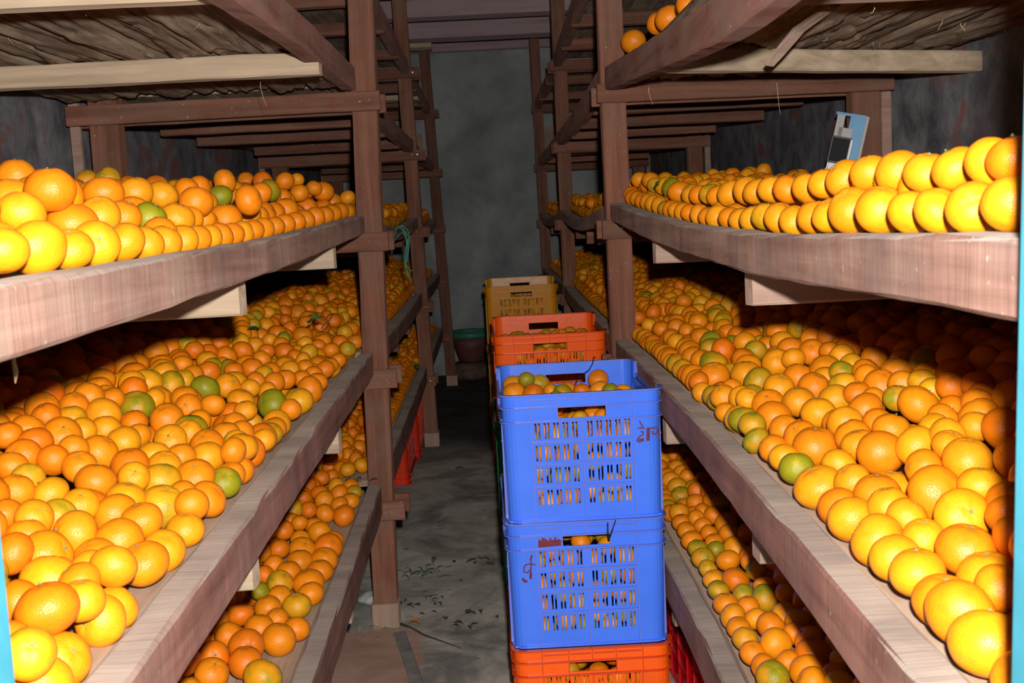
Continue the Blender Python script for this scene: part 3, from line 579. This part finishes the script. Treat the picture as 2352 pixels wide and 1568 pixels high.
def fill(S,t,key,y0,y1,smax,reg,smin=0,dens=2.3,row=True):
    sg=-1 if S=='L' else 1
    if row:   # the regular row set against the front board
        y=y0+.03
        while y<y1-.02:
            r=random.uniform(.0235,.0275); fl_=ztop(S,t,y)-.008; x=xin(S,y)+sg*(r+.001)
            ok=all(math.dist((x,y,fl_+r),ALL[i][:3])>(r+ALL[i][3])*.93 for i in near(x,y,fl_,fl_+.06))
            if ok and not blocks(x,y,fl_+r,r): add(x,y,fl_+r,r,random.choice(BASKET[reg]),reg); y+=2*r*.985
            else: y+=.008
    a=(y1-y0)*(smax-smin); n=int(a/.0021*dens)
    def ff(x,y):
        f=ztop(S,t,y)-.008; s=max(0,abs(x)-abs(xin(S,y))); return f+max(0,hprof(key,s)-.092)
    for k in range(n):
        r=random.uniform(.0228,.0292); best=None
        for q in range(2):
            y=random.uniform(y0+r,y1-r); xi=abs(xin(S,y)); x=random.uniform(xi+smin+r,min(xi+smax,1.21)-r)
            bx=(xi+smin+r,min(xi+smax,1.215)-r); 
            X=(x,) 
            if sg<0: xx,bb=-x,(-bx[1],-bx[0])
            else: xx,bb=x,bx
            p=drop(xx,y,r,ff,bb,(y0+r,y1-r),ztop(S,t,y)+.2)
            top=p[2]+r-(ztop(S,t,p[1])-.008+hprof(key,max(0,abs(p[0])-abs(xin(S,p[1])))))
            if best is None or top<best[0]: best=(top,p)
        top,p=best
        if top<(.002 if key in('T3R','T3F') else .012) and not blocks(*p,r): add(*p,r,random.choice(BASKET[reg]),reg)
for S in 'LR':
    t0=time.time()
    fill(S,3,'T3'+S,.76,3.44,.80,'3'+S,row=False,dens=2.0)
    fill(S,2,'T2',.76,3.44,.80,'2'+S,row=True,dens=2.3)
    fill(S,1,'T1'+S,1.3,3.44,.55,'1'+S,smin=.12 if S=='L' else 0,row=S=='R',dens=2.2)
    fill(S,3,'T3F',3.58,6.29,.5,'3'+S,dens=2.0); fill(S,2,'T2',3.58,6.29,.5,'2'+S,dens=2.2); fill(S,1,'T1R',3.58,6.29,.30,'1'+S,dens=2.2)
    fill(S,3,'T3F',6.44,8.65,.35,'3'+S,dens=1.9); fill(S,2,'T2',6.44,8.65,.35,'2'+S,dens=2.0); fill(S,1,'T1R',6.44,8.65,.15,'1'+S,dens=2.0)
def fillbox(x0,x1,y0,y1,z0,z1,n,reg):
    for k in range(n):
        r=random.uniform(.0215,.026); best=None
        for q in range(2):
            x=random.uniform(x0+r,x1-r); y=random.uniform(y0+r,max(y0+r+.0005,y1-r)); p=drop(x,y,r,lambda a,b:z0,(x0+r,x1-r),(y0+r,max(y0+r+.0005,y1-r)),z1+.05)
            if best is None or p[2]<best[2]: best=p
        if best[2]+r<z1 and not blocks(*best,r): add(*best,r,random.choice(BASKET[reg]),reg)
for (yf,zb,zt_,sc,top) in ((2.46,.5715,.79,1,1),(2.462,.2865,.535,1,0),(2.458,.0015,.25,1,0),(3.74,.575,.828,1,1),(5.85,.5975,.83,1.05,1)):
    w=(CW-.034)/2*sc; cx_=XA if sc==1 else .148
    fillbox(cx_-w,cx_+w,yf+.016,yf+.075,zb+.01,zt_,150,'CR')
    if top: fillbox(cx_-w,cx_+w,yf+.07,yf+CL*sc-.02,zt_-.075,zt_+ (.006 if sc==1 else .0),230,'CR')
    else: fillbox(cx_-w,cx_+w,yf+.07,yf+.22,zt_-.05,zt_,60,'CR')
print('oranges',len(ALL),'t',time.time()-T0)
A_=np.array([a[:4] for a in ALL])
# which 300 show largest
bpy.context.view_layer.update(); dg=bpy.context.evaluated_depsgraph_get()
qx,qy,qd=proj(A_[:,:3]); qr=2650*A_[:,3]/qd
sc_=.25; GW,GH=588,392; zb=np.full((GH,GW),1e9); idb=np.full((GH,GW),-1)
for i in np.argsort(qd):
    if qd[i]<.3: continue
    x,y,r=qx[i]*sc_,qy[i]*sc_,max(qr[i]*sc_,.6)
    x0,x1,y0,y1=max(0,int(x-r)),min(GW,int(x+r)+2),max(0,int(y-r)),min(GH,int(y+r)+2)
    if x0>=x1 or y0>=y1: continue
    yy,xx=np.mgrid[y0:y1,x0:x1]; d2=((xx-x)**2+(yy-y)**2)/r**2; zz=qd[i]-A_[i,3]*np.sqrt(np.maximum(0,1-d2)); sub=zb[y0:y1,x0:x1]; m=(d2<1)&(zz<sub); sub[m]=zz[m]; idb[y0:y1,x0:x1][m]=i
area=np.bincount(idb[idb>=0],minlength=len(ALL)).astype(float)
cxs=np.bincount(idb[idb>=0],weights=np.nonzero(idb>=0)[1],minlength=len(ALL)); cys=np.bincount(idb[idb>=0],weights=np.nonzero(idb>=0)[0],minlength=len(ALL))
O=Vector((0,0,H)); vis=[]
for i in np.argsort(-area)[:1100]:
    if area[i]<3: break
    hit=0; jj=np.argwhere(idb==i); 
    for q in (jj[len(jj)//5],jj[len(jj)//2],jj[4*len(jj)//5]):
        px,py=(q[1]+.5)/sc_,(q[0]+.5)/sc_; d=(RX*((px-1176)/2650)+DN*((py-784)/2650)+FW).normalized()
        h,loc,_,_,_,_=SC.ray_cast(dg,O,d)
        dist=(Vector(A_[i,:3])-O).length-A_[i,3]
        if not h or (loc-O).length>dist-.01: hit+=1
    if hit: vis.append((area[i]*hit/3,int(i)))
vis.sort(reverse=True); pick=[i for _,i in vis[:300]]; pset=set(pick)
print('visible candidates',len(vis),'t',time.time()-T0)
# fruit meshes
def fruit(nu,nv,seed,ob=.89):
    V=[];F=[]; rs=random.Random(seed); sx=1+rs.uniform(-.03,.03); o=Vector((seed*7.7,0,0))
    V.append(None)
    for j in range(1,nv):
        th=PI*j/nv
        for i in range(nu):
            ph=2*PI*i/nu; d=Vector((math.sin(th)*math.cos(ph),math.sin(th)*math.sin(ph),math.cos(th)))
            R=1.03*(1+.028*noise.noise(d*1.3+o)+.008*noise.noise(d*4+o)); dim=.10*math.exp(-(th/.26)**2)+.04*math.exp(-((PI-th)/.22)**2); R-=dim
            R+=.012*math.cos(5*ph+seed)*math.exp(-((th-.35)/.25)**2)
            V.append(Vector((d.x*R*sx,d.y*R/sx,d.z*R*ob)))
    V[0]=Vector((0,0,(1.03-.10)*ob)); V.append(Vector((0,0,-(1.03-.04)*ob))); last=len(V)-1
    for i in range(nu): F.append((0,1+i,1+(i+1)%nu)); F.append((last,1+(nv-2)*nu+(i+1)%nu,1+(nv-2)*nu+i))
    for j in range(nv-2):
        for i in range(nu): a=1+j*nu+i; b=1+j*nu+(i+1)%nu; F.append((a,a+nu,b+nu,b))
    return V,F
FM=[]
for k in range(8):
    V,F=fruit(34,22,k,[.86,.9,.93,.88,.84,.91,.95,.87][k]); me=mesh('orange',[v*.025 for v in V],F,True); me.materials.append(MSK); FM.append(me)
def calyx_mesh(seed):
    V=[Vector((0,0,.0012))];F=[]; n=10
    for i in range(n):
        a=2*PI*i/n; r=.0030 if i%2==0 else .0014; V.append(Vector((r*math.cos(a),r*math.sin(a),.0004)))
    for i in range(n): F.append((0,1+i,1+(i+1)%n))
    s,f=tube([(0,0,.0),(.0003*seed,0,.0022)],.0009,6); b=len(V); V+=s; F+=[tuple(q+b for q in t) for t in f]
    me=mesh('stem_button',[v+Vector((0,0,.0232*.9)) for v in V],F); me.materials.append(MCAL); return me
CXM=calyx_mesh(1)
def orient(rs):
    # stem end up-ish with a free tilt
    t=abs(rs.gauss(0,.8)); a=rs.uniform(0,2*PI); return Euler((t*math.cos(a),t*math.sin(a),rs.uniform(0,6.28)))
ordn=['first','second','third','fourth','fifth','sixth','seventh','eighth','ninth','tenth','eleventh','twelfth','thirteenth','fourteenth','fifteenth','sixteenth','seventeenth','eighteenth','nineteenth','twentieth']+['%d%s'%(n,{1:'st',2:'nd',3:'rd'}.get(n%10,'th')) for n in range(21,80)]
PLACE={'2L':'left middle shelf','2R':'right middle shelf','1L':'left bottom shelf','1R':'right bottom shelf','3L':'left upper shelf','3R':'right upper shelf','CR':'crate','4R':'right top shelf'}
CWORD={'y':'yellow-orange','o':'bright orange','d':'deep orange','k':'green-tinged yellow','g':'dull olive-green','G':'green'}
def band(i):
    x,y,z,r,c,reg,_=ALL[i]
    if reg=='CR':
        if y<3.1: return 'inside the top blue crate' if z>.56 else ('inside the second blue crate' if z>.28 else 'inside the bottom orange crate')
        return 'inside the orange-red crate, second stack' if y<5 else 'inside the top yellow crate'
    S=reg[1]; t=int(reg[0]); s=abs(x)-abs(xin(S,y)); pl=PLACE[reg]
    far=' past the first post' if y>3.5 else ''
    if t==3:
        hgt=z-(ztop(S,t,y)-.008)
        if s<.062 and hgt<.04: return f'bottom front row, {pl}{far}'
        if s<.10: return f'raised second row, {pl}{far}'
        return f'heap behind the rows, {pl}{far}'
    if t==4: return f'above the beam of the {pl}{far}'
    if s<.055: return f'touching the front board, {pl}{far}'
    if s<.13: return f'one row behind the board, {pl}{far}'
    if s<.24: return f'middle of the heap, {pl}{far}'
    return f'back of the heap, {pl}{far}'
groups={}
for i in pick: groups.setdefault((CWORD[ALL[i][4]],band(i)),[]).append(i)
names={}
for (cw,bd),L in groups.items():
    L.sort(key=lambda i:ALL[i][1])
    for k,i in enumerate(L):
        names[i]=(f'only {cw} fruit, '+bd) if len(L)==1 else f'{ordn[k]} {cw} fruit from the doorway, '+bd
rs=random.Random(3)
for i in pick:
    x,y,z,r,c,reg,h=ALL[i]
    o=bpy.data.objects.new('orange',FM[rs.randrange(8)]); COL.objects.link(o); o.location=(x,y,z); o.rotation_euler=orient(rs); o.scale=(r/.0243,)*3
    b,g=PAL[c]; v=rs.uniform(.94,1.06); o.color=(min(1,b[0]*v),b[1]*v*rs.uniform(.94,1.06),b[2],min(1,max(0,g+rs.uniform(-.06,.06) if g>0 else rs.choice((0,0,0,.12,.2)))))
    gp={'CR':'oranges in the crates'}.get(reg,'oranges on the '+PLACE[reg]); tag(o,names[i],'orange',gp)
    q=bpy.data.objects.new('stem_button',CXM); COL.objects.link(q); q.parent=o
# the rest as one joined object
tmpl={0:fruit(18,12,3),1:fruit(11,8,5),2:fruit(8,6,5)}
TV=[np.array([v[:] for v in tmpl[k][0]]) for k in (0,1,2)]; TF=[tmpl[k][1] for k in (0,1,2)]
TT=[]
for k in (0,1,2):
    t=[]
    for f in TF[k]:
        if len(f)==3: t.append(f)
        else: t+= [(f[0],f[1],f[2]),(f[0],f[2],f[3])]
    TT.append(np.array(t))
vv=[];ff=[];tt=[];base=0
for i,(x,y,z,r,c,reg,h) in enumerate(ALL):
    if i in pset: continue
    k=(0 if qr[i]>17 else 1) if (area[i]>0 and qd[i]>0) else 2
    Rr=np.array(orient(rs).to_matrix()); P=TV[k]@Rr.T*r+np.array([x,y,z]); vv.append(P); ff.append(TT[k]+base); base+=len(P)
    b,g=PAL[c]; v=rs.uniform(.92,1.07); tt.append(np.tile([b[0]*v,b[1]*v*rs.uniform(.93,1.07),b[2],g if g>0 else rs.choice((0,0,0,.15,.22))],(len(P),1)))
vv=np.concatenate(vv).astype(np.float32); ff=np.concatenate(ff).astype(np.int32); tt=np.concatenate(tt).astype(np.float32)
me=bpy.data.meshes.new('orange_pile'); me.vertices.add(len(vv)); me.vertices.foreach_set('co',vv.ravel()); me.loops.add(ff.size); me.loops.foreach_set('vertex_index',ff.ravel())
me.polygons.add(len(ff)); me.polygons.foreach_set('loop_start',np.arange(0,ff.size,3,dtype=np.int32)); me.polygons.foreach_set('use_smooth',np.ones(len(ff),dtype=bool))
me.update(calc_edges=True); at=me.color_attributes.new('tint','FLOAT_COLOR','POINT'); at.data.foreach_set('color',tt.ravel()); me.materials.append(MSKJ)
tag(link('orange_pile',me),'the many smaller-looking oranges heaped farther along all the shelves and inside crates','orange','oranges heaped behind','stuff')
print('pile tris',len(ff),'t',time.time()-T0)
# ------------------------------------------------------------------ small things
def leaf(L,Wd,curl=.15,n=7):
    V=[];F=[]
    for i in range(n+1):
        t=i/n; w=Wd*math.sin(PI*min(1,t*.96+.02))**.8/2; z=curl*L*math.sin(PI*t)
        V+=[Vector((t*L,-w,z+w*.25)),Vector((t*L,0,z)),Vector((t*L,w,z+w*.25))]
    for i in range(n):
        a=i*3; F+=[(a,a+3,a+4,a+1),(a+1,a+4,a+5,a+2)]
    V2=[v-Vector((0,0,.0005)) for v in V]; m=len(V); F2=[tuple(q+m for q in reversed(f)) for f in F]
    return V+V2,F+F2
def leafobj(loc,rot,L,Wd,label,m=MLEAF):
    V,F=leaf(L,Wd); o=link('leaf',mesh('leaf',V,F,True),None,loc,(m,)); o.rotation_euler=rot; tag(o,label,'leaf'); return o
def unp(px,py,y):   # world point at a given depth along the aisle
    d=RX*((px-1176)/2650)+DN*((py-784)/2650)+FW; return Vector((0,0,H))+d*(y/d.y)
# sprig lying on the left middle heap
sp=empty('leafy_sprig',(-.455,3.02,.985),'small twig with green leaves lying on the left middle heap','sprig')
P=lambda px,py,y:unp(px,py,y)-Vector((-.455,3.02,.985))
V,F=tube([P(722,733,2.99),P(735,742,2.98),P(744,746,2.97),P(756,736,2.97),P(764,722,2.97)],.0017,6); link('twig',mesh('twig',V,F,True),sp,None,(MTWIG,))
V,F=tube([P(744,746,2.97),P(738,755,2.97)],.0014,6); link('twig',mesh('twig',V,F,True),sp,None,(MTWIG,))
for (px,py,rz,ry,L) in ((722,731,2.6,-.3,.022),(722,731,1.2,-.7,.020),(722,731,-2.3,.4,.020),(724,733,.4,-.3,.022),(720,735,3.4,.5,.018)):
    V,F=leaf(L,.010); o=link('leaf',mesh('leaf',V,F,True),sp,P(px,py,2.97),(MLEAF,)); o.rotation_euler=(.7,ry,rz)
leafobj(unp(568,757,3.0),(.5,0,.2),.032,.014,'dark green leaf at the shadow edge of the left middle heap')
leafobj(unp(1503,428,2.75),(.4,-.5,.6),.022,.008,'small green leaf tucked in the raised row of the right upper shelf')
leafobj(unp(918,822,5.9),(.7,0,2.9),.046,.020,'dark leaf among fruit on the left bottom shelf past the post')
leafobj(unp(952,838,5.9),(.9,.3,-1.0),.052,.022,'broad green leaf near the far front board of left bottom shelf')
leafobj(unp(848,1104,3.42),(.2,0,.5),.030,.010,'green leaf on bare plank by the first left post')
leafobj((-.232,5.675,.006),(.1,0,.3),.05,.02,'bright green leaf alone on the far aisle floor')
leafobj(unp(8,605,1.0),(1.2,.4,1.9),.05,.016,'long green leaf at the near end of the left upper shelf')
leafobj(unp(1371,700,4.88),(.2,0,.7),.04,.014,'pale green leaf on the right middle front board past the post')
# twine hanging past the first left post
tw=empty('green_twine',(-.34,4.15,1.2),'green plastic twine hanging from the left shelf edge behind the first post','twine')
for k,(pp) in enumerate((
    [(903,550),(908,532),(912,520),(922,520),(930,530),(938,545),(936,575),(931,600),(934,620),(945,650)],
    [(900,558),(909,528),(918,522),(930,535),(934,560),(929,590),(930,612),(940,630)],
    [(912,520),(925,518),(936,527),(941,545),(938,580),(932,605),(938,618),(948,622)],
    [(905,555),(915,540),(924,533),(935,548),(936,570)],[(931,610),(936,632),(943,645)])):
    V,F=tube([unp(a,b,4.15+.004*k)-Vector((-.34,4.15,1.2)) for a,b in pp],.0015,5); link('strand',mesh('strand',V,F,True),tw,None,(MGREENSTR,))
# temperature gauge on its card, hung against the back post of the right rack
g=empty('temperature_gauge',unp(1945,330,3.40),'white boxed gauge with dark screen on blue card leaning on right back post','gauge')
g.rotation_euler=(0,.24,-.38)
def child(name,vf,m,parent,label=None,smooth=False):
    o=link(name,mesh(name,vf[0],vf[1],smooth),parent,None,(m,)); 
    if label:o['label']=label
    return o
child('backing_card',join([box((.016,.004,-.005),(.044,.002,.185)),box((-.024,.004,-.03),(.038,.002,.13)),box((-.005,.004,.083),(.088,.0022,.008))]),MCARD,g,'blue plastic-faced card')
child('card_panel',join([box((-.032,.0015,.045),(.022,.002,.07)),box((-.012,.0015,.030),(.04,.002,.028))]),MCARDG,g,'pale grey printed panel')
child('sleeve_edge',join([box((.0425,.003,-.01),(.008,.003,.19))]),MCARDG,g,'cloudy plastic sleeve edge')
bm=bmesh.new(); bmesh.ops.create_cube(bm,size=1); bmesh.ops.scale(bm,vec=(.058,.026,.118),verts=bm.verts); bmesh.ops.bevel(bm,geom=bm.edges[:],offset=.005,segments=3,affect='EDGES'); bmesh.ops.translate(bm,vec=(-.012,-.014,-.042),verts=bm.verts)
me=bpy.data.meshes.new('gauge_body'); bm.to_mesh(me); bm.free(); link('gauge_body',me,g,None,(MWHITE,))
child('screen',box((-.014,-.0278,-.022),(.050,.003,.070)),MSCREEN,g,'glossy dark screen')
child('screen_frame',join([box((-.014,-.0275,.0145),(.056,.004,.005)),box((-.014,-.0275,-.059),(.056,.004,.006)),box((-.0405,-.0275,-.022),(.004,.004,.078))]),MBLACK,g,'black screen surround')
# splinter of slab hanging under the right top shelf
V,F=sweep([unp(1768,150,2.36),unp(1790,118,2.34),(unp(1835,70,2.28)),unp(1880,35,2.22),unp(1915,10,2.17)],.022,.010,(0,0,1),.002,.003,5)
c=Vector((.62,2.25,1.55)); link('hanging_splinter',mesh('hanging_splinter',[v-c for v in V],F),None,c,(MFOOT,)); tag(bpy.data.objects['hanging_splinter'],'long split wood splinter hanging under the right top shelf slabs','splinter')
# straw ends hanging from slab shelves: too fine to count
V=[];F=[]
rs2=random.Random(5)
def straw(p,L,dx,dy):
    pts=[p+Vector((dx*t*t+rs2.uniform(-.001,.001),dy*t,-L*t)) for t in (0,.25,.5,.75,1)]
    a,b=tube(pts,[.0006,.0007,.0006,.0005,.0004],4); k=len(V); V.extend(a); F.extend(tuple(i+k for i in q) for q in b)
for k in range(44):
    sg=rs2.choice((-1,1)); y=rs2.uniform(1.5,3.42); x=sg*rs2.uniform(.42,1.15); zt=ztop('L' if sg<0 else 'R',4,y)-.024
    straw(Vector((x,y,zt)),rs2.uniform(.006,.018),rs2.uniform(-.012,.012),rs2.uniform(-.01,.01))
for (px,py,L,dx) in ((597,188,.055,.012),(1785,190,.072,.006),(345,105,.07,.01),(228,115,.035,-.008),(1490,200,.04,.008),(630,90,.03,-.004)):
    straw(unp(px,py,2.7),L,dx,0)
o=link('straw',mesh('straw',V,F),None,None,(MSTRAW,)); tag(o,'dry straw wisps hanging from the slab planks of the top shelves','straw',None,'stuff')
straw_V,straw_F=V,F
# pale wood-wool thread at far left and white fluff on right board
tubeobj('straw_wisp',[unp(33,800,1.05),unp(31,830,1.05),unp(36,855,1.05),unp(35,880,1.05)],[.0008,.0022,.0028,.0006],MSTRAW,'pale dry leaf wisp hanging below the left upper front board','wisp')
# floor litter
tubeobj('twig',[(-.335,3.455,.012),(-.30,3.43,.006),(-.26,3.36,.008),(-.20,3.30,.006),(-.145,3.24,.006)],[.004,.0028,.003,.0022,.0014],MTWIG,'thin dark twig lying on the floor from the first left post','twig')
V,F=leaf(.034,.022,.35); o=link('orange_peel',mesh('orange_peel',V,F,True),None,(-.31,3.455,.008),(MPEEL,)); tag(o,'curl of orange peel on the floor at the first left post','peel')
def litter(name,c,n,rad,L,Wd,m,label,cat,kind='stuff'):
    VV=[];FF=[]
    for k in range(n):
        V,F=leaf(L*rs2.uniform(.5,1.2),Wd*rs2.uniform(.6,1.2),rs2.uniform(.0,.4)); a=rs2.uniform(0,6.28); R=Euler((rs2.uniform(-.4,.4),rs2.uniform(-.4,.2),a)).to_matrix(); p=Vector((rs2.gauss(0,rad),rs2.gauss(0,rad),.006))
        b=len(VV); VV+=[Vector((R@v+p)[:]) for v in V]; FF+=[tuple(i+b for i in f) for f in F]
    for v in VV: v.z=max(.001,v.z)
    o=link(name,mesh(name,VV,FF,True),None,c,(m,)); tag(o,label,cat,None,kind)
litter('green_weeds',(-.30,3.98,0),26,.035,.05,.004,MLEAF,'little heap of green stalks on the floor beyond the first left post','weeds')
litter('dry_leaf_litter',(-.31,3.64,0),20,.045,.035,.008,MTWIG,'dark dry leaf scraps on the floor by the first left post','litter')
litter('straw_litter',(-.37,3.42,0),30,.05,.04,.002,MSTRAW,'pale straw scraps around the foot of the first left post','litter')
litter('wet_leaf_scraps',(-.09,3.46,0),9,.05,.035,.014,MTWIG,'dark wet leaf scraps on the aisle floor by the blue stack','litter')
litter('wet_leaf_scraps',(-.11,4.1,0),9,.06,.04,.016,MTWIG,'dark leaf scraps farther up the aisle left of the green crate','litter')
litter('green_weeds',(-.45,3.30+.2,.452),7,.02,.03,.006,MLEAF,'green stalk bits on the left bottom shelf by the post','weeds')
def rock(name,c,r,label):
    bm=bmesh.new(); bmesh.ops.create_icosphere(bm,subdivisions=3,radius=1)
    for v in bm.verts: v.co*=1+.25*noise.noise(v.co*1.4+Vector((r*90,0,0))); v.co=Vector((v.co.x*r,v.co.y*r*.8,v.co.z*r*.5))
    me=bpy.data.meshes.new(name); bm.to_mesh(me); bm.free(); o=link(name,me,None,(c[0],c[1],r*.42),(MSTONE,)); tag(o,label,'stone')
rock('stone',(-.452,3.70,0),.042,'pale stone on the floor behind the first left post foot')
V,F=sweep([(-.335,3.40,.004),(-.262,3.03,.004),(-.20,2.6,.004)],.035,.008,(0,0,1),.002,.002,4); o=link('cement_strip',mesh('cement_strip',V,F),None,None,(MSTRIP,)); tag(o,'narrow grey strip running along the floor towards the first left post','strip')
# tub on a sack at the back wall, pale bag beside it
def lathe(prof,n=28):
    V=[];F=[];m=len(prof)
    for r,z in prof:
        for k in range(n): a=2*PI*k/n; V.append(Vector((r*math.cos(a),r*math.sin(a),z)))
    for j in range(m-1):
        for k in range(n): F.append((j*n+k,j*n+(k+1)%n,(j+1)*n+(k+1)%n,(j+1)*n+k))
    F.append(tuple(range(n-1,-1,-1))); return V,F
tb=empty('tub',(-.185,9.05,.142),'dull red tapered tub with a green rim standing before the back wall','tub')
child('tub_body',lathe([(.10,0),(.105,.006),(.135,.10),(.165,.19),(.160,.19),(.13,.10),(.098,.012),(.001,.012)]),MTUB,tb,None,True)
child('rim',lathe([(.158,.185),(.178,.185),(.186,.20),(.184,.232),(.172,.238),(.160,.228),(.156,.19)]),MTUBG,tb,'green rim',True)
def blob(name,c,s,m,label,cat,seed):
    bm=bmesh.new(); bmesh.ops.create_icosphere(bm,subdivisions=4,radius=1)
    for v in bm.verts:
        q=v.co.copy(); q*=1+.16*noise.noise(v.co*1.7+Vector((seed,0,0)))+.05*noise.noise(v.co*6)
        zz=max(-.75,min(.75,q.z)); v.co=Vector((q.x*s[0],q.y*s[1],zz/.75*s[2]))
    me=bpy.data.meshes.new(name); bm.to_mesh(me); bm.free(); me.polygons.foreach_set('use_smooth',[True]*len(me.polygons)); o=link(name,me,None,(c[0],c[1],s[2]),(m,)); tag(o,label,cat)
blob('sack',(-.185,9.03),(.21,.20,.07),MSACK,'squat brown sack on the floor under the tub','sack',3)
blob('bag',(.06,9.1),(.055,.07,.14),MBAG,'pale grey bag standing beside the tub at the back wall','bag',8)
print('done t',time.time()-T0)
